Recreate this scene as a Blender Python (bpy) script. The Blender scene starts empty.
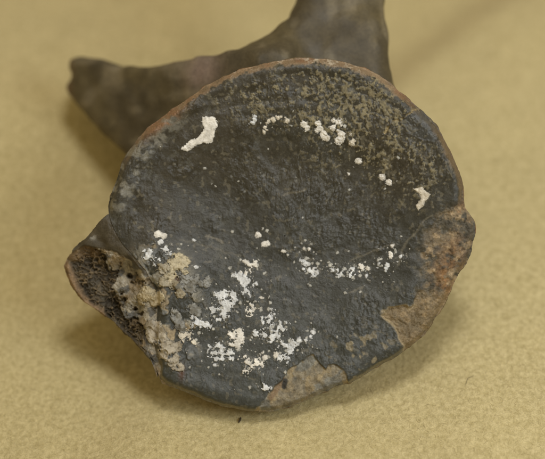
import bpy, math
import numpy as np
from mathutils import Vector, Matrix

# ------------------------------------------------------------------ camera, world, lamps, exposure
CM = 0.01                       # everything below is drawn in centimetres
PX = 0.0267                     # centimetres per unit of the tracing sheet laid on the joint face
DIST = 32.3                     # lens to joint face
DEP = math.radians(47)          # the camera looks down by this; the joint face leans back to meet it
OZ = 4.08                       # height of the face origin above the cloth
AX = np.array([1.0, 0, 0])
AU = np.array([0, math.sin(DEP), math.cos(DEP)])
AN = np.array([0, -math.cos(DEP), math.sin(DEP)])
ORG = np.array([0, 0, OZ])

scene = bpy.context.scene
col = scene.collection
cam_d = bpy.data.cameras.new('camera')
cam = bpy.data.objects.new('camera', cam_d)
col.objects.link(cam)
cam.location = Vector((ORG + AN * (DIST - 0.28)) * CM)
cam.rotation_euler = (math.radians(90) - DEP, 0, 0)
cam_d.sensor_width = 36
cam_d.lens = 80
cam_d.clip_start = 0.01
cam_d.clip_end = 20
cam_d.dof.use_dof = True
cam_d.dof.focus_distance = (DIST - 0.05) * CM
cam_d.dof.aperture_fstop = 6.5
scene.camera = cam

world = bpy.data.worlds.new('World')
scene.world = world
world.use_nodes = True
bg = world.node_tree.nodes['Background']
bg.inputs['Color'].default_value = (1.0, 0.78, 0.42, 1)
bg.inputs['Strength'].default_value = 0.39


def lamp(name, loc, target, size, watts, color):
    d = bpy.data.lights.new(name, 'AREA')
    d.shape = 'DISK'
    d.size = size
    d.energy = watts
    d.color = color
    o = bpy.data.objects.new(name, d)
    col.objects.link(o)
    o.location = loc
    o.rotation_euler = (Vector(target) - Vector(loc)).to_track_quat('-Z', 'Y').to_euler()
    return o


lamp('overhead_lamp', (0.035, 0.0, 0.44), (0.01, -0.01, 0), 0.10, 0.76, (1.0, 0.98, 0.95))
lamp('cool_fill_light', (0.31, -0.20, 0.36), (0.04, -0.03, 0.02), 0.24, 0.92, (0.88, 0.95, 1.0))  # cool fill added at front right, for sheen and falloff across the cloth

scene.view_settings.view_transform = 'Standard'
scene.view_settings.look = 'None'
scene.view_settings.exposure = 0.0
scene.view_settings.gamma = 1.0
scene.cycles.use_denoising = True


# ------------------------------------------------------------------ noise
def _h(ix, iy, iz, seed):
    with np.errstate(over='ignore'):
        h = (ix.astype(np.uint32) * np.uint32(374761393) + iy.astype(np.uint32) * np.uint32(668265263)
             + iz.astype(np.uint32) * np.uint32(2147483647) + np.uint32(seed * 974634 + 12345))
        h = (h ^ (h >> np.uint32(13))) * np.uint32(1274126177)
        h = (h ^ (h >> np.uint32(16))) * np.uint32(2246822519)
        h = h ^ (h >> np.uint32(15))
    return h.astype(np.float64) / 4294967295.0


def n2(x, y, seed=0):
    xi = np.floor(x); yi = np.floor(y)
    fx = x - xi; fy = y - yi
    xi = xi.astype(np.int64) + 100000; yi = yi.astype(np.int64) + 100000
    z = np.zeros_like(xi)
    fx = fx * fx * fx * (fx * (fx * 6 - 15) + 10); fy = fy * fy * fy * (fy * (fy * 6 - 15) + 10)
    a = _h(xi, yi, z, seed); b = _h(xi + 1, yi, z, seed); c = _h(xi, yi + 1, z, seed); d = _h(xi + 1, yi + 1, z, seed)
    return (a * (1 - fx) + b * fx) * (1 - fy) + (c * (1 - fx) + d * fx) * fy


def f2(x, y, size, oct=4, seed=0, gain=0.5):
    """fractal noise in about 0..1, mean 0.5; size = coarsest feature"""
    s = 0; t = 0; a = 1.0; f = 1.0 / size
    for i in range(oct):
        ca, sa = math.cos(0.6 * i + seed), math.sin(0.6 * i + seed)
        s = s + a * n2((x * ca - y * sa) * f, (x * sa + y * ca) * f, seed * 17 + i)
        t += a; a *= gain; f *= 2.03
    return s / t


def n3(p, size, seed=0):
    q = p / size
    i0 = np.floor(q); f = q - i0
    i0 = i0.astype(np.int64) + 100000
    f = f * f * (3 - 2 * f)
    out = 0
    for dx in (0, 1):
        for dy in (0, 1):
            for dz in (0, 1):
                w = (f[:, 0] if dx else 1 - f[:, 0]) * (f[:, 1] if dy else 1 - f[:, 1]) * (f[:, 2] if dz else 1 - f[:, 2])
                out = out + w * _h(i0[:, 0] + dx, i0[:, 1] + dy, i0[:, 2] + dz, seed)
    return out


def sst(a, b, x):
    t = np.clip((x - a) / (b - a), 0, 1)
    return t * t * (3 - 2 * t)


def poly_sd(u, v, pts):
    """signed distance to a closed polygon, negative inside"""
    pts = np.asarray(pts, float)
    d = np.full(u.shape, 1e9); s = np.ones(u.shape)
    n = len(pts)
    for i in range(n):
        ax, ay = pts[i]; bx, by = pts[i - 1]
        ex, ey = bx - ax, by - ay
        wx, wy = u - ax, v - ay
        t = np.clip((wx * ex + wy * ey) / (ex * ex + ey * ey), 0, 1)
        d = np.minimum(d, (wx - ex * t) ** 2 + (wy - ey * t) ** 2)
        c1 = v >= ay; c2 = v < by; c3 = ex * wy > ey * wx
        flip = (c1 & c2 & c3) | (~c1 & ~c2 & ~c3)
        s = np.where(flip, -s, s)
    return s * np.sqrt(d)


def line_d(u, v, pts):
    d = np.full(u.shape, 1e9)
    for (ax, ay), (bx, by) in zip(pts[:-1], pts[1:]):
        ex, ey = bx - ax, by - ay
        t = np.clip(((u - ax) * ex + (v - ay) * ey) / (ex * ex + ey * ey + 1e-9), 0, 1)
        d = np.minimum(d, np.hypot(u - ax - ex * t, v - ay - ey * t))
    return d


def gauss(u, v, cu, cv, ru, rv=None):
    rv = rv or ru
    return np.exp(-((u - cu) / ru) ** 2 - ((v - cv) / rv) ** 2)


# ------------------------------------------------------------------ frames and mesh helpers
def sheet(u, v, z=0.0):
    """tracing-sheet coordinates (u right, v down) and height z (cm, out of the joint face) -> face frame in cm"""
    return np.stack([(u - 272.5) * PX, -(v - 229.5) * PX, np.broadcast_to(z, np.shape(u))], -1)


def to_world(p):
    return ORG + p[..., 0:1] * AX + p[..., 1:2] * AU + p[..., 2:3] * AN


ROOT_LOC = np.array([0.0, 1.5, 0.0])


def mesh_obj(name, verts_cm, quads, mat, parent=None, colors=None, rough=None, origin=None):
    origin = ROOT_LOC if origin is None else origin
    v = ((verts_cm - origin) * CM).astype(np.float32)
    me = bpy.data.meshes.new(name)
    q = np.asarray(quads, np.int32)
    k = q.shape[1]
    me.vertices.add(len(v)); me.vertices.foreach_set('co', v.ravel())
    me.loops.add(q.size); me.loops.foreach_set('vertex_index', q.ravel())
    me.polygons.add(len(q))
    me.polygons.foreach_set('loop_start', np.arange(0, q.size, k, dtype=np.int32))
    me.polygons.foreach_set('use_smooth', np.ones(len(q), bool))
    me.update(calc_edges=True)
    me.validate()
    if colors is not None:
        c = np.ones((len(v), 4), np.float32); c[:, :3] = np.clip(colors, 0, 1)
        a = me.attributes.new('tint', 'FLOAT_COLOR', 'POINT'); a.data.foreach_set('color', c.ravel())
    if rough is not None:
        a = me.attributes.new('gloss', 'FLOAT', 'POINT'); a.data.foreach_set('value', rough.astype(np.float32))
    me.materials.append(mat)
    o = bpy.data.objects.new(name, me)
    col.objects.link(o)
    if parent is not None:
        o.parent = parent
    return o


def lin(*c):
    c = np.array(c, float) / 255
    return np.where(c <= 0.04045, c / 12.92, ((c + 0.055) / 1.055) ** 2.4)


def mixc(base, colr, m):
    return base * (1 - m[:, None]) + np.asarray(colr)[None, :] * m[:, None]


# ------------------------------------------------------------------ materials
def tint_material(name, grain=2500.0, amount=0.35, spec=0.5, bump=0.12, rough_scale=1.0):
    m = bpy.data.materials.new(name); m.use_nodes = True
    nt = m.node_tree; N = nt.nodes; L = nt.links
    b = N['Principled BSDF']
    at = N.new('ShaderNodeAttribute'); at.attribute_name = 'tint'
    rg = N.new('ShaderNodeAttribute'); rg.attribute_name = 'gloss'
    tc = N.new('ShaderNodeTexCoord')
    no = N.new('ShaderNodeTexNoise'); no.inputs['Scale'].default_value = grain; no.inputs['Detail'].default_value = 5
    no.inputs['Roughness'].default_value = 0.65
    L.new(tc.outputs['Object'], no.inputs['Vector'])
    mr = N.new('ShaderNodeMapRange')
    mr.inputs['From Min'].default_value = 0.25; mr.inputs['From Max'].default_value = 0.75
    mr.inputs['To Min'].default_value = 1 - amount; mr.inputs['To Max'].default_value = 1 + amount
    L.new(no.outputs['Fac'], mr.inputs['Value'])
    mx = N.new('ShaderNodeMix'); mx.data_type = 'RGBA'; mx.blend_type = 'MULTIPLY'; mx.inputs['Factor'].default_value = 1
    L.new(at.outputs['Color'], mx.inputs['A']); L.new(mr.outputs['Result'], mx.inputs['B'])
    L.new(mx.outputs['Result'], b.inputs['Base Color'])
    ma = N.new('ShaderNodeMath'); ma.operation = 'MULTIPLY'; ma.inputs[1].default_value = rough_scale
    L.new(rg.outputs['Fac'], ma.inputs[0]); L.new(ma.outputs[0], b.inputs['Roughness'])
    b.inputs['Specular IOR Level'].default_value = spec
    bp = N.new('ShaderNodeBump'); bp.inputs['Strength'].default_value = bump; bp.inputs['Distance'].default_value = 0.0003
    L.new(no.outputs['Fac'], bp.inputs['Height']); L.new(bp.outputs['Normal'], b.inputs['Normal'])
    return m


M_FACE = tint_material('fossil_bone_surface', 2600, 0.38, 0.5, 0.35)
M_BONE = tint_material('fossil_bone_shaft', 1200, 0.30, 0.35, 0.3)
M_CRUST = tint_material('mineral_crust', 3000, 0.10, 0.3, 0.4)


def cloth_material():
    m = bpy.data.materials.new('felt_cloth'); m.use_nodes = True
    nt = m.node_tree; N = nt.nodes; L = nt.links
    b = N['Principled BSDF']
    tc = N.new('ShaderNodeTexCoord')

    def noise(scale, detail, rough=0.6, dist=0.0):
        n = N.new('ShaderNodeTexNoise'); n.inputs['Scale'].default_value = scale; n.inputs['Detail'].default_value = detail
        n.inputs['Roughness'].default_value = rough; n.inputs['Distortion'].default_value = dist
        L.new(tc.outputs['Object'], n.inputs['Vector']); return n
    n1 = noise(720, 3, 0.6, 0.15); n2_ = noise(2600, 4, 0.72, 0.2); n3_ = noise(45, 3)
    r1 = N.new('ShaderNodeValToRGB')
    r1.color_ramp.elements[0].position = 0.30; r1.color_ramp.elements[0].color = (0.47, 0.392, 0.188, 1)
    r1.color_ramp.elements[1].position = 0.68; r1.color_ramp.elements[1].color = (0.66, 0.565, 0.31, 1)
    L.new(n1.outputs['Fac'], r1.inputs['Fac'])
    mr = N.new('ShaderNodeMapRange'); mr.inputs['From Min'].default_value = 0.3; mr.inputs['From Max'].default_value = 0.7
    mr.inputs['To Min'].default_value = 0.80; mr.inputs['To Max'].default_value = 1.20
    L.new(n2_.outputs['Fac'], mr.inputs['Value'])
    mr2 = N.new('ShaderNodeMapRange'); mr2.inputs['From Min'].default_value = 0.3; mr2.inputs['From Max'].default_value = 0.7
    mr2.inputs['To Min'].default_value = 0.95; mr2.inputs['To Max'].default_value = 1.05
    L.new(n3_.outputs['Fac'], mr2.inputs['Value'])
    mm = N.new('ShaderNodeMath'); mm.operation = 'MULTIPLY'
    L.new(mr.outputs['Result'], mm.inputs[0]); L.new(mr2.outputs['Result'], mm.inputs[1])
    mx = N.new('ShaderNodeMix'); mx.data_type = 'RGBA'; mx.blend_type = 'MULTIPLY'; mx.inputs['Factor'].default_value = 1
    L.new(r1.outputs['Color'], mx.inputs['A']); L.new(mm.outputs[0], mx.inputs['B'])
    L.new(mx.outputs['Result'], b.inputs['Base Color'])
    b.inputs['Roughness'].default_value = 0.95
    b.inputs['Specular IOR Level'].default_value = 0.1
    b.inputs['Sheen Weight'].default_value = 0.15
    b.inputs['Sheen Roughness'].default_value = 0.6
    ad = N.new('ShaderNodeMath'); ad.operation = 'MULTIPLY_ADD'; ad.inputs[1].default_value = 0.5
    L.new(n2_.outputs['Fac'], ad.inputs[0]); L.new(n1.outputs['Fac'], ad.inputs[2])
    bp = N.new('ShaderNodeBump'); bp.inputs['Strength'].default_value = 0.8; bp.inputs['Distance'].default_value = 0.0006
    L.new(ad.outputs[0], bp.inputs['Height']); L.new(bp.outputs['Normal'], b.inputs['Normal'])
    return m


M_CLOTH = cloth_material()

# ------------------------------------------------------------------ the vertebra
root = bpy.data.objects.new('fossil_vertebra', None)
col.objects.link(root)
root.empty_display_size = 0.02
root.location = Vector(ROOT_LOC * CM)
root['label'] = 'dark fossil vertebra with round joint face and white mineral specks, lying on beige felt'
root['category'] = 'fossil bone'

# ---- joint face: outline, height, colour
FC = (285.0, 236.0)
OUT = [(300, 59), (280, 61), (262, 64), (240, 70), (222, 77), (205, 86), (190, 96), (175, 107), (160, 118), (148, 127),
       (137, 138), (127, 152), (121, 163), (117, 175), (113, 187), (109, 198), (107, 206), (108, 214), (113, 228),
       (122, 243), (134, 256), (147, 272), (156, 290), (157, 310), (155, 330), (154, 346), (156, 356), (160, 366),
       (160, 373), (159, 378), (165, 383), (175, 388), (190, 393), (205, 400), (222, 406), (240, 410), (258, 411.5),
       (275, 411), (290, 407), (305, 401), (320, 394), (335, 387), (350, 383), (365, 374), (380, 365), (395, 357),
       (405, 349), (415, 343), (424, 335), (430, 325), (440, 311), (447, 298), (453, 285), (459, 271), (466, 264),
       (470, 255), (472, 244), (475, 235), (474, 222), (470, 214), (465, 207), (463, 198), (463, 188), (460, 175),
       (454, 160), (448, 148), (442, 136), (437, 128), (430, 119), (420, 110), (416, 107), (408, 99), (397, 90),
       (385, 80), (372, 72), (358, 67), (340, 62), (320, 59)]


def polar_table(pts, c, n=4096):
    p = np.array(pts + [pts[0]], float)
    seg = []
    for a, b in zip(p[:-1], p[1:]):
        seg.append(a + (b - a) * np.linspace(0, 1, 40, endpoint=False)[:, None])
    p = np.concatenate(seg)
    th = np.arctan2(p[:, 1] - c[1], p[:, 0] - c[0]); r = np.hypot(p[:, 0] - c[0], p[:, 1] - c[1])
    o = np.argsort(th)
    th, r = th[o], r[o]
    tt = np.linspace(-math.pi, math.pi, n)
    return tt, np.interp(tt, th, r, period=2 * math.pi)


T_T, T_R = polar_table(OUT, FC)
_k = np.exp(-np.linspace(-2, 2, 13) ** 2); _k /= _k.sum()
T_R = np.convolve(np.concatenate([T_R[-13:-1], T_R, T_R[1:13]]), _k, 'same')[12:-12]
TAN_R = [(464, 190), (458, 200), (447, 206), (434, 216), (425, 235), (418, 253), (421, 268), (428, 281), (418, 292),
         (415, 304), (410, 309), (398, 307), (389, 308), (384, 313), (391, 322), (397, 332), (400, 343), (404, 356),
         (430, 345), (470, 290), (490, 240), (480, 200)]
TAN_B = [(255, 408), (266, 398), (277, 385), (284, 377), (289, 369), (300, 361), (308, 357), (315, 355), (319, 360),
         (325, 366), (330, 362), (336, 361), (343, 368), (348, 378), (352, 392), (320, 405), (285, 418), (255, 420)]
FACET = [(399, 122), (416, 110), (424, 116), (436, 131), (433, 143), (420, 140), (408, 133)]


def rad(u, v):
    th = np.arctan2(v - FC[1], u - FC[0])
    r = np.hypot(u - FC[0], v - FC[1])
    return th, r, r / np.interp(th, T_T, T_R)


_wob = lambda u, v, a, s: (u + a * (f2(u, v, 14, 3, s) - 0.5) * 2, v + a * (f2(u, v, 14, 3, s + 1) - 0.5) * 2)


def masks(u, v):
    wu, wv = _wob(u, v, 5, 31)
    m = {}
    soft = 0.9 + 5.0 * sst(302, 284, v)
    dr = poly_sd(wu, wv, TAN_R) + 0.9 * soft * (f2(u, v, 10, 4, 33, 0.65) - 0.5) * sst(302, 284, v)
    m['tan_r'] = sst(0, 1, 0.5 - dr / (2 * soft))
    m['tan_b'] = sst(0.9, -0.9, poly_sd(wu, wv, TAN_B))
    m['facet'] = sst(1.2, -1.2, poly_sd(wu, wv, FACET))
    g = gauss(u, v, 372, 128, 62, 48) + 0.75 * gauss(u, v, 320, 95, 75, 26) + 0.42 * gauss(u, v, 420, 170, 30, 40) + 0.3 * gauss(u, v, 240, 100, 60, 20)
    gr = f2(u, v, 2.8, 3, 5, 0.6) * 0.66 + f2(u, v, 16, 3, 6, 0.6) * 0.34
    m['gran'] = sst(0.54, 0.68, gr + 0.12 * np.clip(g, 0, 1.1) - 0.06) * np.clip(g * 1.6, 0, 1)
    wob = gauss(u, v, 158, 318, 36, 62)
    lz = f2(u, v, 17, 4, 9, 0.6)
    m['pale'] = sst(0.47, 0.60, lz + 0.20 * (wob - 0.5)) * sst(0.10, 0.40, wob)
    cw = 0.5 + 2.0 * f2(u, v, 6, 3, 34, 0.6)
    cu_, cv_ = _wob(u, v, 6, 37)
    m['crack'] = sst(0.62, 0.42, f2(u, v, 3.0, 2, 35) - 0.12) * sst(1.0, 0.2, line_d(cu_, cv_, [(417, 109), (406, 116), (399, 122), (388, 129), (380, 133)]) / cw)
    return m


def face_height(u, v):
    th, r, rho = rad(u, v)
    m = masks(u, v)
    # raised lip, shelf inside it, then the basin; its lower side runs out towards the bottom edge
    bu, bv = u - 292, v - 205
    rb = np.sqrt((bu / 150) ** 2 + np.where(bv < 0, bv / 100, bv / 150) ** 2) + 0.05 * (f2(u, v, 60, 2, 14) - 0.5)
    z = -0.42 * (1 - sst(0.30, 1.0, rb)) - 0.24 * (1 - sst(0.55, 0.95, rho)) - 0.10
    z = z + 0.05 * np.exp(-((rho - 0.95) / 0.03) ** 2) * sst(250, 180, v)
    z = z + 0.05 * np.exp(-((rho - 0.93) / 0.045) ** 2) * (1 - sst(168, 140, u) * sst(206, 222, v)) * (0.3 + 1.4 * f2(u, v, 30, 2, 3))
    sec = sst(168, 140, u) * sst(206, 222, v) * sst(372, 352, v)      # no rolled rim where the stump joins on
    z = z - 0.20 * sst(0.955, 1.0, rho) ** 2 * (1 - sec)
    # terraces of the worn upper part, softened bottom-left corner next to the broken stump
    up = gauss(u, v, 290, 105, 130, 40)
    t = (v - 60 - 0.0016 * (u - 290) ** 2 + 8 * f2(u, v, 40, 3, 12)) / 13.0
    z = z + up * 0.022 * (np.abs((t % 1) - 0.5) * 2 - 0.5)
    z = z - 0.20 * gauss(u, v, 140, 318, 26, 52)
    # relief
    z = z + 0.10 * (f2(u, v, 70, 2, 1) - 0.5) + 0.045 * (f2(u, v, 22, 3, 2) - 0.5)
    w = f2(u + 0.45 * v, v * 0.55 - u * 0.2, 7, 4, 4, 0.65)
    z = z + (0.008 + 0.045 * sst(0.40, 0.66, f2(u, v, 34, 3, 15))) * (1 - np.abs(2 * w - 1)) + 0.010 * (f2(u, v, 3.2, 2, 7) - 0.5)
    z = z + 0.07 * (f2(u, v, 4.5, 4, 16, 0.65) - 0.5) * sst(0.93, 0.98, rho) * (1 - sec)
    # chips: bone worn away at right and bottom; granular sediment; pale scale
    z = z - m['tan_r'] * (0.07 + 0.16 * (f2(u, v, 9, 5, 21, 0.66) - 0.5)) - m['tan_b'] * (0.06 + 0.08 * (f2(u, v, 8, 4, 22, 0.6) - 0.5))
    z = z + m['gran'] * 0.022 + m['pale'] * (0.05 + 0.10 * (f2(u, v, 7, 3, 23) - 0.4)) - 0.05 * m['crack']
    z = z * 1.0 - 0.02 * m['facet']
    # whole face a little turned: left edge farther off
    z = z - 0.0016 * np.clip(272 - u, 0, 400)
    return z, m, rho, th


def face_color(u, v, m, rho, th):
    big = f2(u, v, 60, 3, 41)
    fine = f2(u, v, 8, 4, 42, 0.65)
    base = np.tile(lin(56, 57, 52), (len(u), 1))
    brown = np.clip(gauss(u, v, 250, 120, 150, 90) * 1.1 + gauss(u, v, 140, 230, 50, 60) * 0.5 + gauss(u, v, 400, 160, 60, 60) * 0.5, 0, 1)
    base = mixc(base, lin(64, 57, 43), brown * (0.35 + 0.9 * (big - 0.3)).clip(0, 1))
    grey = sst(230, 400, v) * 0.7  # cool sheen of the lower half, put into the colour
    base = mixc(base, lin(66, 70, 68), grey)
    base = base * (0.54 + 0.72 * fine)[:, None]
    # light wrinkle scratches
    w = f2(u + 0.45 * v, v * 0.55 - u * 0.2, 7, 4, 4, 0.65)
    sc = sst(0.62, 0.74, w) * 0.5
    base = mixc(base, lin(104, 104, 96), sc * 0.45)
    sp = sst(0.70, 0.80, f2(u, v, 4.5, 2, 44)) * (0.25 + 0.5 * big)
    base = mixc(base, lin(128, 122, 104), sp * 0.6)
    cream = lin(142, 133, 104)[None, :] * (0.45 + 1.15 * f2(u, v, 3.5, 3, 45))[:, None]
    base = base * (1 - 0.62 * m['gran'][:, None]) + cream * 0.62 * m['gran'][:, None]
    base = mixc(base, lin(70, 72, 72), m['facet'] * 0.7)
    base = mixc(base, lin(165, 148, 108), m['crack'] * 0.8)
    for pts, wd, a in (([(432, 214), (418, 228), (402, 250), (397, 264)], 1.0, 0.35), ([(205, 237), (214, 239), (222, 243)], 1.0, 0.5),
                       ([(286, 194), (300, 190), (306, 188)], 1.0, 0.4), ([(180, 240), (206, 246), (240, 256)], 0.8, 0.22),
                       ([(350, 262), (372, 252), (386, 245)], 0.8, 0.3), ([(350, 292), (364, 287)], 1.0, 0.35)):
        wu, wv = _wob(u, v, 3, 51)
        base = mixc(base, lin(128, 122, 106), sst(wd + 0.8, wd * 0.3, line_d(wu, wv, pts)) * a)
    # rim: rust, cream and grey bead along the edge
    rn = f2(th * 40, rho * 12, 6, 3, 61)
    rn2 = f2(u, v, 9, 3, 62)
    deg = np.degrees(th)                     # 0 right, -90 top, 90 bottom
    # distance in from edge, in sheet units
    ed = (1 - rho) * np.interp(th, T_T, T_R)
    top = sst(-160, -140, deg) * sst(-38, -55, deg)
    fr = f2(u, v, 4.5, 4, 65, 0.65)
    strip = sst(8, 4.5, ed + 7 * (rn2 - 0.5) + 8 * (fr - 0.5)) * top * (0.45 + 1.0 * fr).clip(0, 1)
    base = mixc(base, lin(140, 118, 92), strip * (0.5 + 0.7 * rn2).clip(0, 1))
    strip = strip * (1 - 0.75 * sst(0.52, 0.64, f2(u, v, 6, 4, 66, 0.62)))
    rust = strip * sst(0.46, 0.60, rn) * sst(8, 3, ed)
    base = mixc(base, lin(126, 94, 68), rust * 0.75)
    pal = strip * sst(0.55, 0.68, f2(u, v, 12, 3, 63)) * np.clip(gauss(u, v, 300, 65, 60, 30) * 1.5, 0, 1)
    base = mixc(base, lin(178, 168, 150), pal * sst(0.35, 0.6, fr) * 0.8)
    lef = (sst(-125, -142, deg) * (deg < 0)).clip(0, 1) * sst(225, 200, v)
    bead = sst(15, 9, np.abs(ed - 9)) * lef
    base = mixc(base, lin(128, 126, 116), bead * sst(0.48, 0.66, f2(u, v, 8, 3, 64)) * 0.75)
    rl = gauss(u, v, 160, 120, 24, 18) * sst(16, 6, ed + 8 * (rn2 - 0.5))
    base = mixc(base, lin(126, 96, 70), np.clip(rl * 1.6, 0, 1) * sst(0.35, 0.6, rn2 * 0.6 + fine * 0.5))
    rs = sst(-42, -30, deg) * sst(-5, -12, deg) * sst(9, 4, ed + 6 * (rn2 - 0.5))
    base = mixc(base, lin(112, 94, 70), rs * 0.75)
    bs = sst(30, 60, deg) * sst(150, 130, deg) * sst(4.5, 2, ed + 3 * (rn2 - 0.5))
    base = mixc(base, lin(124, 116, 92), bs * 0.8)
    # worn right flange and grey-tan bottom chip
    tr = m['tan_r']
    tcol = np.tile(lin(112, 100, 80), (len(u), 1))
    tcol = mixc(tcol, lin(70, 68, 60), sst(0.44, 0.60, f2(u, v, 11, 4, 71, 0.62)) * 0.85)
    tcol = mixc(tcol, lin(130, 98, 62), np.clip(sst(0.36, 0.60, f2(u, v, 10, 4, 72, 0.62)) * (gauss(u, v, 448, 276, 13, 22) * 1.2 + 0.7 * gauss(u, v, 462, 212, 9, 12) + 0.5 * gauss(u, v, 457, 245, 10, 14)), 0, 0.9))
    tcol = mixc(tcol, lin(158, 138, 108), sst(0.58, 0.72, f2(u, v, 7, 3, 73)) * 0.6)
    tcol = tcol * (0.15 + 1.65 * f2(u, v, 4, 4, 74, 0.68))[:, None]
    low = sst(285, 300, v)
    tcol = mixc(tcol, lin(136, 118, 86), low * 0.5)
    base = base * (1 - tr[:, None]) + tcol * tr[:, None]
    edge = np.exp(-((poly_sd(*_wob(u, v, 5, 31), TAN_R)) / 1.3) ** 2) * sst(300, 306, v)
    base = mixc(base, lin(168, 152, 120), edge * 0.7)
    tb = m['tan_b']
    bcol = np.tile(lin(124, 116, 98), (len(u), 1))
    bcol = mixc(bcol, lin(110, 111, 106), sst(0.47, 0.60, f2(u, v, 14, 3, 76)) * 0.8)
    bcol = mixc(bcol, lin(146, 130, 98), sst(0.52, 0.66, f2(u, v, 9, 3, 77)) * 0.6)
    bcol = bcol * (0.45 + 1.1 * f2(u, v, 4, 3, 78))[:, None]
    bcol = mixc(bcol, lin(124, 102, 76), sst(4, 1.5, line_d(u, v, [(271, 396), (277, 388), (283, 379)])) * 0.8)
    bcol = mixc(bcol, lin(45, 42, 36), sst(3.5, 1.5, line_d(u, v, [(284, 386), (285, 380)])))  # shade inside a small hole, painted as a dark streak
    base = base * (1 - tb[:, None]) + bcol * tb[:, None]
    # flecks of tan in the dark corner between the chips
    fl = sst(0.60, 0.72, f2(u, v, 8, 3, 79)) * gauss(u, v, 362, 355, 30, 24)
    base = mixc(base, lin(138, 128, 104), np.clip(fl * 1.2, 0, 0.8))
    # pale scale on the lower left
    pc = np.tile(lin(150, 146, 134), (len(u), 1))
    pc = mixc(pc, lin(160, 142, 110), sst(0.45, 0.62, f2(u, v, 18, 3, 81)) * 0.8)
    pc = mixc(pc, lin(104, 110, 116), sst(0.50, 0.62, f2(u, v, 12, 3, 82)) * 0.8)
    pc = pc * (0.35 + 1.25 * f2(u, v, 5, 4, 83, 0.65))[:, None]
    base = base * (1 - 0.85 * m['pale'][:, None]) + pc * 0.85 * m['pale'][:, None]
    base = mixc(base, lin(104, 68, 54), np.clip(gauss(u, v, 182, 371, 3, 7) * 0.6 + gauss(u, v, 176, 280, 3, 2.5) * 0.8, 0, 1))
    rough = 0.40 + 0.30 * (fine - 0.5) + 0.3 * np.maximum.reduce([tr, tb, m['gran'], m['pale']]) - 0.08 * m['facet'] + 0.1 * sst(0.9, 0.98, rho)
    return base, rough


def build_face():
    nt, nr = 1700, 300
    th = np.linspace(-math.pi, math.pi, nt, endpoint=False)
    R = np.interp(th, T_T, T_R)
    # small chips in the outline
    ch = f2(np.cos(th) * 60 + 100, np.sin(th) * 60 + 100, 9, 4, 91, 0.6) - 0.5
    R = R + 2.6 * ch
    s = np.concatenate([np.linspace(0.004, 0.9, int(nr * 0.86)), np.linspace(0.9, 1.0, int(nr * 0.14) + 1)[1:]])
    S, TH = np.meshgrid(s, th, indexing='ij')
    u = FC[0] + S * R[None, :] * np.cos(TH); v = FC[1] + S * R[None, :] * np.sin(TH)
    uf, vf = u.ravel(), v.ravel()
    z, m, rho, t2 = face_height(uf, vf)
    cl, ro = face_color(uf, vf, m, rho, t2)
    p = sheet(uf, vf, z)
    P = [p]; C = [cl]; RO = [ro]
    rows = len(s)
    zr = z.reshape(rows, nt)[-1]
    ue, ve = u[-1], v[-1]
    sides = [(0.06, 1.004), (0.14, 1.0), (0.24, 0.985), (0.36, 0.965), (0.5, 0.93), (0.7, 0.88), (0.95, 0.80), (1.3, 0.70)]
    for dz, k in sides:
        kk = k + 0.018 * (f2(ue, ve, 10, 3, 95) - 0.5)
        uu = FC[0] + (ue - FC[0]) * kk; vv = FC[1] + (ve - FC[1]) * kk
        P.append(sheet(uu, vv, zr - dz + 0.03 * (f2(ue, ve, 6, 2, 96) - 0.5)))
        c = np.tile(lin(92, 80, 58), (nt, 1)) * (0.5 + f2(ue * 1.3, ve * 1.3 + dz * 60, 8, 3, 97))[:, None]
        c = mixc(c, lin(140, 92, 55), sst(0.5, 0.65, f2(ue, ve + dz * 30, 22, 3, 98)) * 0.6)
        C.append(c); RO.append(np.full(nt, 0.75))
    rows += len(sides)
    i = np.arange(rows - 1)[:, None] * nt; j = np.arange(nt)[None, :]; j2 = (j + 1) % nt
    q = np.stack([i + j, i + j2, i + nt + j2, i + nt + j], -1).reshape(-1, 4)[:, ::-1]
    P = np.concatenate(P)
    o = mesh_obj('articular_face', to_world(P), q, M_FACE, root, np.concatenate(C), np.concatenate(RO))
    return P


FACE_P = build_face()

# ---- broken stump on the left: smooth flank above, open spongy bone below
SC = (138.0, 303.0)
STUMP = [(112, 214), (100, 226), (88, 238), (77, 248), (70, 257), (66, 265), (69, 277), (75, 289), (84, 301), (95, 308),
         (105, 315), (115, 322), (125, 332), (136, 341), (146, 349), (154, 357), (160, 366), (161, 378), (178, 384),
         (196, 360), (190, 310), (175, 270), (150, 235), (128, 216)]
SB_T, SB_R = polar_table(STUMP, SC)
S_CTRL = np.array([(108, 214, -.50), (92, 234, -.62), (76, 250, -.80), (66, 265, -.92), (70, 278, -.95), (84, 301, -1.0), (105, 315, -1.0),
                   (125, 332, -.90), (146, 349, -.62), (160, 368, -.50), (178, 384, -.45), (196, 360, -.7), (172, 345, -.45), (165, 310, -.45),
                   (190, 310, -.8), (175, 270, -.8), (150, 275, -.50), (130, 250, -.42), (118, 240, -.40), (152, 298, -.52), (158, 325, -.50), (102, 240, -.62), (112, 300, -1.02), (136, 268, -.85),
                   (100, 275, -1.02), (125, 275, -1.0), (90, 290, -1.0), (135, 310, -.85), (150, 235, -.7), (128, 218, -.55)])
LIP = [(60, 252), (76, 250), (92, 246), (104, 247), (118, 250), (132, 258), (146, 272), (170, 280), (170, 200), (60, 200)]


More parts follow.
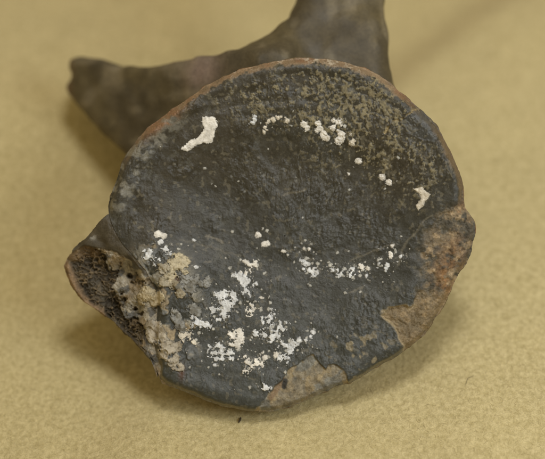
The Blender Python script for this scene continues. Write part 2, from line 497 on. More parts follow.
def stump_height(us, vs):
    u = (us - 272.5) / 1.032 + 272.5; v = (vs - 229.5) / 1.032 + 229.5
    th = np.arctan2(v - SC[1], u - SC[0])
    rho = np.hypot(u - SC[0], v - SC[1]) / np.interp(th, SB_T, SB_R)
    w = np.zeros_like(u); zz = np.zeros_like(u)
    for cu, cv, cz in S_CTRL:
        k = 1 / (((u - cu) ** 2 + (v - cv) ** 2) ** 1.5 + 30)
        w += k; zz += k * cz
    z = zz / w
    g = {}
    wu, wv = _wob(u, v, 4, 103)
    lip = sst(1.5, -1.5, poly_sd(wu, wv, LIP))            # 1 on the smooth flank
    cort = sst(9, 5, line_d(wu, wv, [(64, 262), (70, 280), (82, 302), (100, 314)])) * (1 - lip)
    # pale scale lies to the right of a slanting line through the break
    side = (u - 108) + (v - 262) * -0.40
    pale = sst(-14, 16, side)
    lz = f2(u, v, 15, 4, 9, 0.6)
    pl = sst(0.44, 0.56, lz + 0.42 * (pale - 0.58)) * (1 - lip) * sst(0.05, 0.3, pale)
    spongy = (1 - lip) * (1 - 0.8 * pl) * (1 - 0.7 * cort) * sst(1.0, 0.86, rho)
    a = n2(u / 3.6, v / 3.6, 120) * 3.0; b = n2(u / 3.6, v / 3.6, 121) * 3.0
    cell = np.abs(2 * f2(u + 0.5 * v + a, v * 1.4 - 0.2 * u + b, 6.5, 2, 105) - 1)      # ridges between open pores
    cell2 = np.abs(2 * f2(u, v, 3.4, 2, 106) - 1)
    pore = (sst(0.02, 0.34, cell) * 0.6 + sst(0.03, 0.4, cell2) * 0.4) * (0.5 + 0.9 * f2(u, v, 13, 3, 122))
    z = z - spongy * (0.13 * pore + 0.20 * (f2(u, v, 16, 3, 107) - 0.5)) - (1 - lip) * 0.08
    z = z + 0.06 * (f2(u, v, 14, 4, 108) - 0.5) * (1 - 0.6 * lip) + 0.02 * (f2(u, v, 3.5, 2, 109) - 0.5) * (1 - lip)
    z = z + pl * 0.16 * f2(u, v, 8, 4, 110, 0.6) + cort * 0.06
    z = z - 0.14 * sst(0.93, 1.0, rho) ** 2
    zf, m_, rf, t_ = face_height(us, vs)
    wid = 0.05 + 0.09 * sst(262, 300, v) + 0.10 * sst(250, 236, v)
    jn = sst(1.02, 1.02 + wid, rf)
    z = (zf - 0.02) * (1 - jn) + z * jn
    g.update(u=u, v=v, wu=wu, wv=wv, lip=lip, cort=cort, pl=pl, pore=pore, rho=rho)
    return z, g


def build_stump():
    nt, nr = 1000, 210
    th = np.linspace(-math.pi, math.pi, nt, endpoint=False)
    Rr = np.interp(th, SB_T, SB_R) + 4.4 * (f2(np.cos(th) * 50 + 90, np.sin(th) * 50 + 90, 8, 5, 101, 0.7) - 0.5)
    s = np.linspace(0.004, 1.0, nr)
    S, TH = np.meshgrid(s, th, indexing='ij')
    us = ((SC[0] + S * Rr * np.cos(TH)).ravel() - 272.5) * 1.032 + 272.5
    vs = ((SC[1] + S * Rr * np.sin(TH)).ravel() - 229.5) * 1.032 + 229.5
    z, g = stump_height(us, vs)
    u, v, wu, wv, lip, cort, pl, pore = [g[k] for k in ('u', 'v', 'wu', 'wv', 'lip', 'cort', 'pl', 'pore')]
    flank = np.tile(lin(74, 68, 56), (len(u), 1)) * (0.55 + 0.9 * f2(u, v, 7, 4, 111))[:, None]
    flank = mixc(flank, lin(150, 148, 140), gauss(u, v, 97, 237, 3.5, 2.5) * sst(0.4, 0.6, f2(u, v, 4, 2, 118)) * 0.8)
    c = np.tile(lin(62, 55, 43), (len(u), 1))
    c = mixc(c, lin(122, 106, 80), ((1 - pore).clip(0, 1)) ** 2.2)
    c = mixc(c, lin(112, 106, 92), sst(0.5, 0.65, f2(u, v, 20, 3, 112)) * 0.3)
    cc = np.tile(lin(128, 106, 80), (len(u), 1)) * (0.45 + 1.1 * f2(u, v, 6, 4, 113, 0.6))[:, None]
    c = c * (1 - cort[:, None]) + cc * cort[:, None]
    c = mixc(c, lin(112, 92, 64), sst(9, 4, line_d(wu, wv, [(76, 254), (94, 251)])) * 0.7)
    pc = np.tile(lin(150, 144, 130), (len(u), 1))
    pc = mixc(pc, lin(140, 124, 98), sst(0.46, 0.62, f2(u, v, 15, 3, 114)) * 0.8)
    pc = mixc(pc, lin(88, 88, 86), sst(0.49, 0.62, f2(u, v, 9, 3, 115)) * 0.85)
    pc = pc * (0.4 + 1.15 * f2(u, v, 5, 4, 116, 0.65))[:, None]
    c = c * (1 - pl[:, None]) + pc * pl[:, None]
    c = c * (1 - lip[:, None]) + flank * lip[:, None]
    P = [sheet(us, vs, z)]; C = [c]; RO = [0.75 - 0.25 * lip]
    ue, ve, ze = us[-nt:], vs[-nt:], z[-nt:]
    for dz, k, sh in ((0.08, 1.0, 0), (0.2, 0.97, 1), (0.4, 0.93, 3), (0.7, 0.88, 7), (1.1, 0.8, 14), (1.6, 0.7, 24)):
        P.append(sheet(SC[0] + (ue - SC[0]) * k + sh, SC[1] + (ve - SC[1]) * k - 0.4 * sh, ze - dz))
        C.append(np.tile(lin(92, 78, 56), (nt, 1)) * (0.5 + f2(ue, ve + dz * 50, 8, 3, 117))[:, None]); RO.append(np.full(nt, 0.75))
    rows = nr + 6
    i = np.arange(rows - 1)[:, None] * nt; j = np.arange(nt)[None, :]; j2 = (j + 1) % nt
    q = np.stack([i + j, i + j2, i + nt + j2, i + nt + j], -1).reshape(-1, 4)[:, ::-1]
    P = np.concatenate(P)
    o = mesh_obj('broken_stump', to_world(P), q, M_FACE, root, np.concatenate(C), np.concatenate(RO))
    o['label'] = 'broken stump of spongy open bone with pale crust at the lower left'
    return P


STUMP_P = build_stump()


# ---- shaft of the vertebra, neural spine and side process: one smooth body, cut into its parts
def surface_nets(F, lo, h):
    nx, ny, nz = F.shape
    ins = F < 0
    cn = np.zeros((nx - 1, ny - 1, nz - 1), np.uint8)
    for a in (0, 1):
        for b in (0, 1):
            for c in (0, 1):
                cn += ins[a:nx - 1 + a, b:ny - 1 + b, c:nz - 1 + c]
    act = (cn > 0) & (cn < 8)
    ids = -np.ones(act.shape, np.int64); idx = np.argwhere(act); ids[act] = np.arange(len(idx))
    acc = np.zeros((len(idx), 3)); cnt = np.zeros(len(idx))
    corners = [(a, b, c) for a in (0, 1) for b in (0, 1) for c in (0, 1)]
    for p in corners:
        for ax in range(3):
            if p[ax] == 0:
                q = list(p); q[ax] = 1
                fa = F[idx[:, 0] + p[0], idx[:, 1] + p[1], idx[:, 2] + p[2]]
                fb = F[idx[:, 0] + q[0], idx[:, 1] + q[1], idx[:, 2] + q[2]]
                cr = (fa < 0) != (fb < 0)
                t = np.where(cr, fa / np.where(cr, fa - fb, 1), 0)
                pt = np.tile(np.array(p, float), (len(idx), 1)); pt[:, ax] += t
                acc += pt * cr[:, None]; cnt += cr
    V = lo + (idx + acc / cnt[:, None]) * h
    Q = []
    for ax in range(3):
        o1, o2 = (ax + 1) % 3, (ax + 2) % 3
        sl0 = [slice(None)] * 3; sl1 = [slice(None)] * 3
        sl0[ax] = slice(0, -1); sl1[ax] = slice(1, None)
        e = np.argwhere(ins[tuple(sl0)] != ins[tuple(sl1)])
        e = e[(e[:, o1] > 0) & (e[:, o2] > 0) & (e[:, o1] < F.shape[o1] - 1) & (e[:, o2] < F.shape[o2] - 1)]
        d1 = np.zeros(3, int); d1[o1] = 1; d2 = np.zeros(3, int); d2[o2] = 1
        g = lambda a: ids[a[:, 0], a[:, 1], a[:, 2]]
        q = np.stack([g(e - d1 - d2), g(e - d2), g(e), g(e - d1)], -1)
        fl = ~ins[e[:, 0], e[:, 1], e[:, 2]]
        q[fl] = q[fl][:, ::-1]
        Q.append(q)
    return V, np.concatenate(Q)


def smin(a, b, k):
    h = np.clip(0.5 + 0.5 * (b - a) / k, 0, 1)
    return b * (1 - h) + a * h - k * h * (1 - h)


def build_body():
    h = 0.075
    lo = np.array([-8.2, -4.6, -7.6]); hi = np.array([5.0, 10.6, -0.35])
    n = np.ceil((hi - lo) / h).astype(int)
    gx, gy, gz = [lo[i] + h * np.arange(n[i]) for i in range(3)]
    X, Y, Z = np.meshgrid(gx, gy, gz, indexing='ij')
    t = -Z

    # centrum: waisted drum narrowing away from the joint face
    cx, cy = 0.30, -0.05 + 0.10 * t
    rr = np.interp(t, [0, 1.0, 1.5, 2.2, 3.2, 4.2, 4.7, 9], [3.5, 3.4, 3.0, 2.5, 2.2, 2.25, 2.15, 2.0])
    d1 = np.sqrt(((X - cx) / 1.08) ** 2 + (Y - cy) ** 2) - rr
    d1 = np.maximum(d1 * 0.8, t - 4.7)
    d1 = -smin(-d1, -(1.15 - t), 0.2)

    def plate(pts, depth_at, half, rnd):
        """pts on the sheet; depth_at(X, Y) mid-depth; drawn at true size for that depth"""
        mid = depth_at(X, Y)
        sc = (DIST + mid) / DIST
        u = X / (PX * sc) + 272.5; v = -Y / (PX * sc) + 229.5
        d = poly_sd(u, v, pts) * PX + rnd
        e = np.abs(t - mid) - half + rnd
        return np.minimum(np.maximum(d, e), 0) + np.sqrt(np.maximum(d, 0) ** 2 + np.maximum(e, 0) ** 2) - rnd

    spine = [(303, -110), (312, -118), (345, -114), (378, -120), (384, -105), (382, -40), (382, 20), (386, 58), (396, 100), (390, 160), (240, 160),
             (225, 90), (250, 52), (272, 38), (289, 22), (298, 4), (302, -20)]
    d2 = plate(spine, lambda x, y: np.clip(2.2 + (y - 3.0) * 0.26, 1.6, 5), 0.85, 0.55)
    proc = [(74, 63), (80, 62), (104, 63), (122, 68), (150, 70), (190, 62), (232, 55), (290, 55), (300, 160), (150, 182),
            (126, 153), (104, 132), (86, 113), (72, 97), (69, 89), (75, 80)]
    d3 = plate(proc, lambda x, y: np.clip(2.4 + (-1.0 - x) * 0.66, 2.0, 6.4), 0.72, 0.24)
    # hollow where the end of the process has snapped off
    F = smin(d2, d3, 0.7)
    F = smin(F, d1, 0.6)
    q = np.stack([X.ravel(), Y.ravel(), Z.ravel()], -1)
    near = np.abs(F.ravel()) < 0.4
    add = np.zeros(F.size)
    qn = q[near]
    add[near] = 0.14 * (n3(qn, 1.1, 1) - 0.5) + 0.10 * (n3(qn, 0.42, 2) - 0.5) + 0.05 * (n3(qn, 0.2, 3) - 0.5)
    F = F + add.reshape(F.shape)
    V, Q = surface_nets(F, lo, h)
    # two rounds of smoothing
    for _ in range(2):
        acc = np.zeros_like(V); cnt = np.zeros(len(V))
        for a, b in ((0, 1), (1, 2), (2, 3), (3, 0)):
            np.add.at(acc, Q[:, a], V[Q[:, b]]); np.add.at(acc, Q[:, b], V[Q[:, a]])
            np.add.at(cnt, Q[:, a], 1); np.add.at(cnt, Q[:, b], 1)
        V = V * 0.5 + 0.5 * acc / np.maximum(cnt, 1)[:, None]
    c = np.tile(lin(74, 66, 46), (len(V), 1))
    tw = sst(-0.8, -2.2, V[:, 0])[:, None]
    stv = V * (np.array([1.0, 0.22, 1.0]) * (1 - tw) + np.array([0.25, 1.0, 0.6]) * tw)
    c = mixc(c, lin(58, 52, 40), sst(0.42, 0.6, n3(V, 1.3, 11)) * 0.6)
    c = mixc(c, lin(100, 92, 74), sst(0.55, 0.72, n3(stv, 0.32, 12) * 0.6 + n3(V, 0.9, 13) * 0.4) * 0.6)  # highlight streaks along spine and process, put into the colour
    c = mixc(c, lin(128, 112, 104), np.clip(np.exp(-((V[:, 0] + 2.0) ** 2 + (V[:, 1] - 4.5) ** 2) / 0.25), 0, 1) * 0.7)
    c = mixc(c, lin(96, 72, 56), np.clip(sst(-6.0, -6.4, V[:, 0]), 0, 1) * 0.6)
    c = c * (1.0 + 0.7 * n3(V, 0.25, 14))[:, None]
    r = 0.56 + 0.2 * (n3(V, 0.5, 15) - 0.5)
    W = to_world(V)
    ctr = V[Q].mean(1)
    sp = (ctr[:, 1] > 4.55 - 0.55 * np.minimum(ctr[:, 0] - 0.1, 0)) & (ctr[:, 0] > -1.6)
    pr = (~sp) & (ctr[:, 0] < -1.0) & (ctr[:, 1] > 1.2) & (ctr[:, 2] < -1.3)
    for name, sel in (('centrum', ~(sp | pr)), ('neural_spine', sp), ('transverse_process', pr)):
        q_ = Q[sel]
        used, inv = np.unique(q_, return_inverse=True)
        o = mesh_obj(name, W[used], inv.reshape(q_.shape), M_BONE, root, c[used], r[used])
        # shade the cut edge with the normals of the uncut body
    return V, W


BODY_P, BODY_W = build_body()

# ---- white mineral crust on the joint face
# each entry: discs (u, v, r) or a polygon, whiteness
WHITE = lin(232, 229, 222); COOL = lin(218, 221, 224); CREAM = lin(220, 213, 198)  # COOL carries the bluer light of the lower half in its colour
PATCHES = [
    ('poly', [(203, 118), (208, 117), (215, 118), (218, 122), (217, 128), (214, 135), (213, 141), (208, 144), (204, 143), (199, 144), (192, 149),
              (187, 151), (182, 149), (183, 146), (189, 141), (197, 138), (203, 132), (204, 127), (202, 122)], WHITE, 'white crust shaped like a boot near the upper left rim'),
    ('disc', [(255, 117, 1.8), (255, 120, 2.4), (252, 123, 2.6), (249, 124, 1.8)], COOL, None),
    ('disc', [(265, 127, 1.8), (266, 123, 2.0), (269, 121, 1.8), (273, 120, 2.6), (278, 117.5, 2.6), (281, 117, 1.8), (285, 118, 1.6), (287, 121, 2.6), (267, 130, 1.4)], CREAM, None),
    ('disc', [(264, 132, 2.6)], CREAM, None),
    ('disc', [(304, 125, 4.4), (307, 128, 3.8)], WHITE, None),
    ('disc', [(318, 124, 3.2), (319, 129, 4.0), (323, 133, 3.4), (327, 138, 3.6), (324, 137, 3.2)], WHITE, None),
    ('disc', [(333, 121, 2.6), (338, 122, 3.2), (333, 128, 3.6), (338, 131, 2.6), (341, 134, 3.8), (339, 140, 4.8), (343, 138, 3.4), (341, 126, 1.6)], WHITE, None),
    ('disc', [(352, 142, 3.3)], CREAM, None), ('disc', [(359, 161, 3.6)], WHITE, None), ('disc', [(349, 174, 2.2)], WHITE, None),
    ('disc', [(383, 177, 3.0)], WHITE, None), ('disc', [(389.5, 182.5, 3.2)], WHITE, None), ('disc', [(351, 135, 1.5)], CREAM, None),
    ('poly', [(413, 189), (421, 187), (424, 191), (429, 194), (428, 199), (424, 201), (423, 206), (418, 210), (416, 205), (420, 199), (418, 194)], CREAM, None),
    ('disc', [(258, 235, 3.4)], WHITE, None), ('poly', [(261, 242), (268, 241), (270, 246), (266, 248), (261, 247)], WHITE, None), ('disc', [(283.5, 251.5, 2.8)], WHITE, None),
    ('disc', [(304.5, 249, 2.4), (309, 249.5, 1.9)], WHITE, None),
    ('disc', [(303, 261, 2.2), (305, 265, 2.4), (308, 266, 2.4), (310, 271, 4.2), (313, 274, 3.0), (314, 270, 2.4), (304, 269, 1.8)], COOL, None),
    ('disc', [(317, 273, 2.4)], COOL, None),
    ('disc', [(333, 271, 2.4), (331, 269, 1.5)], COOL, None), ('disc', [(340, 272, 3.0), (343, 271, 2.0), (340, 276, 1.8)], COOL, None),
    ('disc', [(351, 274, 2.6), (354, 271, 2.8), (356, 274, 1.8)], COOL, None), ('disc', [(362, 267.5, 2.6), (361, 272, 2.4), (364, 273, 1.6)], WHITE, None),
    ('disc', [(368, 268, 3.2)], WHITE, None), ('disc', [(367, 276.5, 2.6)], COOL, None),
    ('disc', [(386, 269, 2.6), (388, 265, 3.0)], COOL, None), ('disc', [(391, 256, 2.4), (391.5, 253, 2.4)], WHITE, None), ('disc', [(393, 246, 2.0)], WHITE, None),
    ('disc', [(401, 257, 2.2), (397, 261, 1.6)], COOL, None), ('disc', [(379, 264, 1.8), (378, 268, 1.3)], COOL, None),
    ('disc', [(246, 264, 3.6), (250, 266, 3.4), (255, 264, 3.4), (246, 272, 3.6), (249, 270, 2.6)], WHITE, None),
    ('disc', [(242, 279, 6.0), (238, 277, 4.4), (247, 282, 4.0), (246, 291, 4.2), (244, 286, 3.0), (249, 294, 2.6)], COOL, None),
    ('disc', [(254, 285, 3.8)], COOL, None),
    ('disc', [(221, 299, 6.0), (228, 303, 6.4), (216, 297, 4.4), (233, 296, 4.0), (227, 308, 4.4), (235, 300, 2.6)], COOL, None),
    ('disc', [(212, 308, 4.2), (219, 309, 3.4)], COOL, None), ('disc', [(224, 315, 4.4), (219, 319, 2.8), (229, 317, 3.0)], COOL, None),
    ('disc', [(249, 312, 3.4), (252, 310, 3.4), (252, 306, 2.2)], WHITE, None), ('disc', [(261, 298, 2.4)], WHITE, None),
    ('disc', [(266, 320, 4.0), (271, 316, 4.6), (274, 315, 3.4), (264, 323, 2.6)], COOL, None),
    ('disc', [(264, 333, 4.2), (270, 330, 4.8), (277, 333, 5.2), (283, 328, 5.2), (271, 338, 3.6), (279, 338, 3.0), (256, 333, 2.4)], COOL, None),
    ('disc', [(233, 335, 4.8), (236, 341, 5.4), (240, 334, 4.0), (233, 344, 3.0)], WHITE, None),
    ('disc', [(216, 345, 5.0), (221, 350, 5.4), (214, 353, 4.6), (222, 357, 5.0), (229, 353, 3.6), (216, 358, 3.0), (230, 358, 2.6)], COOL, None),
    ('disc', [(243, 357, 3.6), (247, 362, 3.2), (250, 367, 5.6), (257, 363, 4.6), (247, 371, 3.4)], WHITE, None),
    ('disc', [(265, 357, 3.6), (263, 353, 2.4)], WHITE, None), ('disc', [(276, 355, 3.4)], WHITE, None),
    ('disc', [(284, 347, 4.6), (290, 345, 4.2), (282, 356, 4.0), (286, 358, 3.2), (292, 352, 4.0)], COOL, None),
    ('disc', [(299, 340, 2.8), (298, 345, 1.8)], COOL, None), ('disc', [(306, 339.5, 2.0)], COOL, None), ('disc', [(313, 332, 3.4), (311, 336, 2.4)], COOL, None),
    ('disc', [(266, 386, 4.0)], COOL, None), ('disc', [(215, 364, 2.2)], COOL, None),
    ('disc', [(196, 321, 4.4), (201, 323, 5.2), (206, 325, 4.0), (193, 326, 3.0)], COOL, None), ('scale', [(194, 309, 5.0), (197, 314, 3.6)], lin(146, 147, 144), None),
    ('disc', [(185, 334, 4.2), (189, 338, 4.4), (193, 342, 3.4)], CREAM, None),
    ('disc', [(158, 234, 3.6), (163, 236, 3.2)], WHITE, None), ('disc', [(160, 242, 3.0)], COOL, None), ('disc', [(167, 250, 4.2)], COOL, None),
    ('disc', [(148, 255, 4.2)], COOL, None), ('disc', [(156, 260, 4.0)], COOL, None),
    ('scale', [(176, 258, 5.6), (181, 264, 7.0), (176, 272, 6.0), (184, 272, 4.6), (170, 276, 4.4)], lin(190, 180, 154), None),
    ('scale', [(186, 278, 5.0), (193, 280, 5.0), (189, 288, 5.4), (180, 288, 4.2), (207, 283, 4.6), (201, 284, 3.2)], lin(146, 146, 142), None),
    ('scale', [(165, 270, 5.4), (164, 280, 5.0), (172, 284, 5.4), (178, 292, 4.4)], lin(176, 168, 148), None),
    ('disc', [(193, 240, 2.2)], COOL, None), ('disc', [(196, 267, 2.4)], COOL, None),
    ('scale', [(150, 297, 8.0), (159, 297, 6.0), (142, 300, 6.0), (153, 304, 4.0)], lin(182, 170, 142), None),
    ('scale', [(152, 328, 7.0), (158, 338, 9.0), (166, 348, 9.0), (173, 358, 7.0), (178, 366, 5.0), (176, 348, 5.0)], lin(176, 168, 152), 'pale grey crust running down to the lower left edge'),
    ('scale', [(176, 318, 5.0), (181, 326, 5.0), (174, 310, 4.4)], lin(150, 150, 146), None),
]


def patch_field(kind, pts, u, v, seed):
    sd = 200 + seed % 7
    if kind == 'poly':
        d = -poly_sd(u, v, pts)
        return d + 4.6 * (f2(u, v, 4.5, 5, sd, 0.72) - 0.42)
    if kind == 'scale':
        d = np.minimum(np.max([r * 1.3 - np.hypot(u - cu, v - cv) for cu, cv, r in pts], axis=0), 3.0)
        return d + 13.0 * (f2(u, v, 8, 5, sd, 0.68) - 0.53)
    if (len(pts) <= 2 and max(p[2] for p in pts) < 3.7) or pts[0][1] < 200:
        d = np.max([r - np.hypot((u - cu) * (0.9 + 0.05 * (seed % 5)), (v - cv) * (1.15 - 0.06 * (seed % 4))) for cu, cv, r in pts], axis=0)
        return d + 5.0 * (f2(u, v, 3.4, 4, sd, 0.7) - 0.5)
    # powdery: where the density of the patch is high more of the fine grain comes through
    den = np.max([np.exp(-(np.hypot(u - cu, v - cv) / (r * 1.15)) ** 2) for cu, cv, r in pts], axis=0)
    return 16.0 * (f2(u, v, 3.9, 4, 205, 0.66) - (0.672 - 0.33 * den)) - 9 * (den < 0.12)


def surf_z(u, v):
    """top of the joint face, or of the stump beyond its edge"""
    z, m, rho, th = face_height(u, v)
    if u.min() < 215:
        zs, g = stump_height(u, v)
        zf = z - 3.0 * sst(0.97, 1.06, rho)
        zs = zs - 3.0 * sst(0.9, 1.0, g['rho'])
        z = -smin(-zf, -zs, 0.08)
    return z


def crust_mesh(name, u0, u1, v0, v1, field, color, seed, label=None, thick=0.026, kind=None):
    st = 0.34
    gu = np.arange(u0, u1, st); gv = np.arange(v0, v1, st)
    U, V = np.meshgrid(gu, gv, indexing='ij')
    u = U.ravel(); v = V.ravel()
    d = field(u, v).reshape(U.shape)
    inc = d > 0
    cellm = inc[:-1, :-1] | inc[1:, :-1] | inc[:-1, 1:] | inc[1:, 1:]
    if not cellm.any():
        return None
    nv = U.shape[1]
    ij = np.argwhere(cellm)
    b = ij[:, 0] * nv + ij[:, 1]
    q = np.stack([b, b + 1, b + nv + 1, b + nv], -1)
    used, inv = np.unique(q, return_inverse=True)
    q = inv.reshape(q.shape)
    uu, vv, dd = u[used], v[used], d.ravel()[used]
    lump = 0.55 + 0.9 * f2(uu, vv, 4.2, 3, 300 + seed % 5)
    prof = np.clip(dd / 2.6, 0, 1) ** 0.7 * lump
    z = surf_z(uu, vv) + np.where(dd > 0, 0.004 + thick * prof, -0.02)
    c = np.tile(np.asarray(color), (len(uu), 1)) * (0.55 + 0.80 * f2(uu, vv, 4, 4, 310, 0.65))[:, None]
    c = mixc(c, np.asarray(color) * np.array([0.50, 0.46, 0.38]), sst(0.54, 0.70, f2(uu, vv, 9, 4, 311, 0.62)) * (0.75 if thick > 0.04 else 0.25))
    c = mixc(c, np.asarray(color) * 0.3, sst(0.66, 0.78, f2(uu, vv, 3, 3, 312, 0.6)) * (0.7 if thick > 0.04 else 0.2))
    thin = (1 - sst(-0.4, 1.5, dd)) * 0.72                # the crust is a thin film towards its edge
    c = mixc(c, lin(78, 76, 70), thin)
    o = mesh_obj(name, to_world(sheet(uu, vv, z)), q, M_CRUST, root, c, np.full(len(uu), 0.8))
    if label:
        o['label'] = label
    if kind:
        o['kind'] = kind
    return o


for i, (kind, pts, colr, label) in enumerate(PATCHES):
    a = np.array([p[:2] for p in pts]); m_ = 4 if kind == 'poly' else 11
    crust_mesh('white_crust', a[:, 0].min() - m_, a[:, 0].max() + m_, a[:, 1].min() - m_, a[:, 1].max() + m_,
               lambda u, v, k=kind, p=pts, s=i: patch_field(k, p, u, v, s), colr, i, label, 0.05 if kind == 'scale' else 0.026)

# scattered dust-like specks: too small to pick apart
rng = np.random.default_rng(7)
specks = []
lowp = [p for k_, pts_, c_, l_ in PATCHES if k_ == 'disc' for p in pts_ if p[1] > 240]
allp = [p for k_, pts_, c_, l_ in PATCHES if k_ == 'disc' for p in pts_]
while len(specks) < 760:
    src = lowp if rng.random() < 0.8 else allp
    pc_ = src[rng.integers(len(src))]
    sp_ = 3.0 + rng.exponential(7.0); an_ = rng.uniform(0, 2 * math.pi)
    u_, v_ = pc_[0] + sp_ * math.cos(an_), pc_[1] + sp_ * math.sin(an_)
    if rng.random() < 0.06:
        u_, v_ = rng.uniform(150, 430), rng.uniform(90, 380)
    t_, r_, rh_ = rad(np.array([u_]), np.array([v_]))
    if rh_[0] < 0.93:
        specks.append((u_, v_, float(np.clip(rng.lognormal(-0.45, 0.6), 0.3, 2.0))))
SP = np.array(specks)


def speck_field(u, v):
    d = np.full(u.shape, -9.0)
    for cu, cv, r in SP:
        k = (np.abs(u - cu) < 4) & (np.abs(v - cv) < 4)
        if k.any():
            d[k] = np.maximum(d[k], r - np.hypot(u[k] - cu, v[k] - cv))
    return d + 3.0 * (f2(u, v, 2.4, 3, 401, 0.6) - 0.5)


crust_mesh('crust_specks', 130, 450, 70, 400, speck_field, lin(190, 190, 184), 3, 'scattered tiny white mineral specks on the joint face', 0.02, 'stuff')

# ------------------------------------------------------------------ the felt cloth


def ground(px, py, z=0.0):
    d = -AN * DIST + AX * (px - 272.5) * PX + AU * -(py - 229.5) * PX
    c = ORG + AN * DIST
    s = (z - c[2]) / d[2]
    return (c + d * s)[:2]


def axis(lo, hi, a, b, fine, grow=1.22):
    g = list(np.arange(a, b, fine))
    st = fine
    x = g[-1]
    while x < hi:
        st *= grow; x += st; g.append(x)
    x = a; st = fine
    while x > lo:
        st *= grow; x -= st; g.insert(0, x)
    return np.array(g)


def cloth_z(x, y):
    A = ground(150, 438); B = ground(400, 108); Cc = ground(560, -12)
    sg = lambda p, q: ((x - p[0]) * (q[1] - p[1]) - (y - p[1]) * (q[0] - p[0])) / math.hypot(*(q - p))
    q = smin(sg(A, B), sg(B, Cc), 1.0)            # >0 to the right of the crease
    z = np.where(q > 0, 0.075 * np.sqrt(q * q + 0.6) - 0.058, 0) + 0.0
    z = -0.55 + 0.55 * sst(-2.2, 0.3, q) + 0.05 * np.clip(q, 0, 8) + 0.85 * np.where(q > 0, np.exp(-(q / 4.5) ** 2), np.exp(-(q / 1.9) ** 2)) * sst(3, 9, y)
    z = z + 0.5 * np.exp(-((q + 6.5) / 2.2) ** 2) * sst(4, 12, y)
    z = z + 2.0 * sst(0.5, 8.5, y) * sst(0.5, -4.5, x)      # banked up behind, under the side process
    z = z + 0.30 * (f2(x, y, 7, 2, 501) - 0.5) + 0.05 * (f2(x, y, 1.6, 2, 502) - 0.5) + 0.012 * (f2(x, y, 0.35, 2, 503) - 0.5)
    return z


def build_cloth():
    gx = axis(-45, 45, -9.5, 9.5, 0.07); gy = axis(-30, 60, -9, 17, 0.07)
    X, Y = np.meshgrid(gx, gy, indexing='ij')
    z = cloth_z(X.ravel(), Y.ravel()).reshape(X.shape)
    # the felt gives way under the bone
    W = np.concatenate([BODY_W, to_world(FACE_P[::7]), to_world(STUMP_P[::5])])
    low = W[W[:, 2] < 1.2]
    ix = np.clip(np.searchsorted(gx, low[:, 0]), 1, len(gx) - 1); iy = np.clip(np.searchsorted(gy, low[:, 1]), 1, len(gy) - 1)
    cap = np.full(z.shape, 9.0)
    np.minimum.at(cap, (ix, iy), low[:, 2])
    for _ in range(4):
        c2 = cap.copy()
        c2[1:-1, 1:-1] = np.minimum.reduce([cap[1:-1, 1:-1], cap[:-2, 1:-1] + 0.05, cap[2:, 1:-1] + 0.05, cap[1:-1, :-2] + 0.05, cap[1:-1, 2:] + 0.05])
        cap = c2
    print('cloth: deepest press', float((z - cap).max()), 'bone low', W[:, 2].min(), W[W[:, 2].argmin()])
    for _ in range(26):                               # spread the dent
        c2 = cap.copy()
        c2[1:-1, 1:-1] = np.minimum.reduce([cap[1:-1, 1:-1], cap[:-2, 1:-1] + 0.028, cap[2:, 1:-1] + 0.028, cap[1:-1, :-2] + 0.028, cap[1:-1, 2:] + 0.028])
        cap = c2
    z = np.minimum(z, cap - 0.03)
    ny = len(gy)
    i = np.arange(len(gx) - 1)[:, None] * ny; j = np.arange(ny - 1)[None, :]
    q = np.stack([i + j, i + ny + j, i + ny + j + 1, i + j + 1], -1).reshape(-1, 4)
    o = mesh_obj('felt_cloth', np.stack([X.ravel(), Y.ravel(), z.ravel()], -1), q, M_CLOTH, None, origin=np.zeros(3))
    o['kind'] = 'structure'
    o['label'] = 'beige felt cloth with a soft diagonal crease under the bone'
    return gx, gy, z, o


GX, GY, GZ, CLOTH = build_cloth()


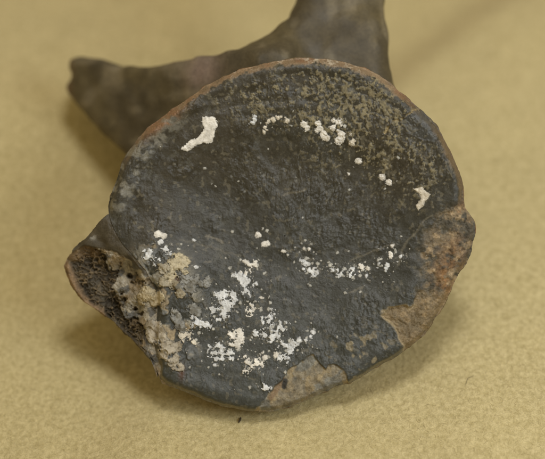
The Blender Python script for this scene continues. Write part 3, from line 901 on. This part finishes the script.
def build_fuzz():
    # loose fibres of the felt, lying on it: too many to count
    r = np.random.default_rng(11)
    n, k = 11000, 6
    x = r.uniform(-8.5, 8.5, n); y = r.uniform(-8, 13, n)
    a = r.uniform(0, 2 * math.pi, n); L = r.uniform(0.10, 0.34, n); cv = r.normal(0, 1.3, n)
    wd = r.uniform(0.0012, 0.0030, n)
    top = r.uniform(0.004, 0.022, n)
    px = []; 
    t = np.linspace(0, 1, k)
    ang = a[:, None] + cv[:, None] * t[None, :] + 0.6 * np.sin(t[None, :] * 5 + a[:, None] * 3)
    dx = np.cumsum(np.cos(ang), 1) * (L / k)[:, None]; dy = np.cumsum(np.sin(ang), 1) * (L / k)[:, None]
    X = x[:, None] + dx; Y = y[:, None] + dy
    ix = np.clip(np.searchsorted(GX, X), 1, len(GX) - 1); iy = np.clip(np.searchsorted(GY, Y), 1, len(GY) - 1)
    fx = (X - GX[ix - 1]) / (GX[ix] - GX[ix - 1]); fy = (Y - GY[iy - 1]) / (GY[iy] - GY[iy - 1])
    Z = (GZ[ix - 1, iy - 1] * (1 - fx) + GZ[ix, iy - 1] * fx) * (1 - fy) + (GZ[ix - 1, iy] * (1 - fx) + GZ[ix, iy] * fx) * fy
    Z = Z + top[:, None] * np.sin(math.pi * t)[None, :] + 0.003
    taper = wd[:, None] * (0.35 + 0.65 * np.sin(math.pi * np.clip(t, 0.08, 0.92)))[None, :]
    nx = -np.sin(ang) * taper; ny = np.cos(ang) * taper
    A = np.stack([X - nx, Y - ny, Z], -1); B = np.stack([X + nx, Y + ny, Z], -1); T = np.stack([X, Y, Z + taper * 1.6], -1)
    V = np.stack([A, T, B], 2).reshape(-1, 3)              # three-sided strands
    base = (np.arange(n)[:, None] * k + np.arange(k - 1)[None, :]).ravel() * 3
    q = np.concatenate([np.stack([base + i, base + (i + 1) % 3, base + 3 + (i + 1) % 3, base + 3 + i], -1) for i in range(3)])
    c = np.repeat(np.tile(np.array([0.60, 0.51, 0.28]), (n, 1)) * r.uniform(0.75, 1.2, n)[:, None], k * 3, 0)
    dark = np.repeat(r.random(n) < 0.006, k * 3)
    c[dark] = np.array([0.16, 0.12, 0.06])
    o = mesh_obj('felt_fuzz', V, q, M_FUZZ, CLOTH, c, np.full(len(V), 0.95), origin=np.zeros(3))
    o['kind'] = 'stuff'


M_FUZZ = tint_material('felt_fibre', 800, 0.1, 0.1, 0.0)
build_fuzz()


# ------------------------------------------------------------------ lint on the cloth
M_LINT = bpy.data.materials.new('dark_lint'); M_LINT.use_nodes = True
M_LINT.node_tree.nodes['Principled BSDF'].inputs['Base Color'].default_value = (0.05, 0.035, 0.02, 1)
M_LINT.node_tree.nodes['Principled BSDF'].inputs['Roughness'].default_value = 0.9


def lint(name, pts, r0, label):
    """a tapering fibre lying on the felt; pts as (x, y, height above the felt) in cm"""
    p = np.array(pts, float)
    t = np.linspace(0, len(p) - 1, 16)
    p = np.stack([np.interp(t, np.arange(len(p)), p[:, k]) for k in range(3)], -1)
    for k in range(3):
        p[1:-1, k] = (p[:-2, k] + p[1:-1, k] * 2 + p[2:, k]) / 4
    p[:, 2] += cloth_z(p[:, 0], p[:, 1])
    d = np.gradient(p, axis=0); d /= np.linalg.norm(d, axis=1)[:, None]
    a = np.cross(d, [0, 0, 1.0]); a /= np.linalg.norm(a, axis=1)[:, None]; b = np.cross(a, d)
    V = []
    for i in range(16):
        rr = r0 * (0.35 + 0.65 * math.sin(math.pi * (i + 1) / 17))
        for k in range(6):
            w = k * math.pi / 3
            V.append(p[i] + rr * (math.cos(w) * a[i] + math.sin(w) * b[i]))
    Q = [(i * 6 + k, i * 6 + (k + 1) % 6, i * 6 + 6 + (k + 1) % 6, i * 6 + 6 + k) for i in range(15) for k in range(6)]
    o = mesh_obj(name, np.array(V) - 0, Q, M_LINT, None, origin=p[8])
    o.location = Vector(p[8] * CM)
    o['label'] = label; o['category'] = 'lint'; o['group'] = 'lint on the felt'


g0 = ground(239, 423); g1 = ground(241, 418)
lint('lint_fibre', [(*g0, 0.03), (*((g0 + g1) / 2 + [0.02, 0]), 0.06), (*g1, 0.04)], 0.028, 'short dark brown fibre on the felt just below the bone')
h0 = ground(462, 392); h1 = ground(464, 386); h2 = ground(470, 383)
lint('lint_hair', [(*h0, 0.02), (*h1, 0.05), (*h2, 0.02)], 0.005, 'thin curved hair on the felt right of the bone')
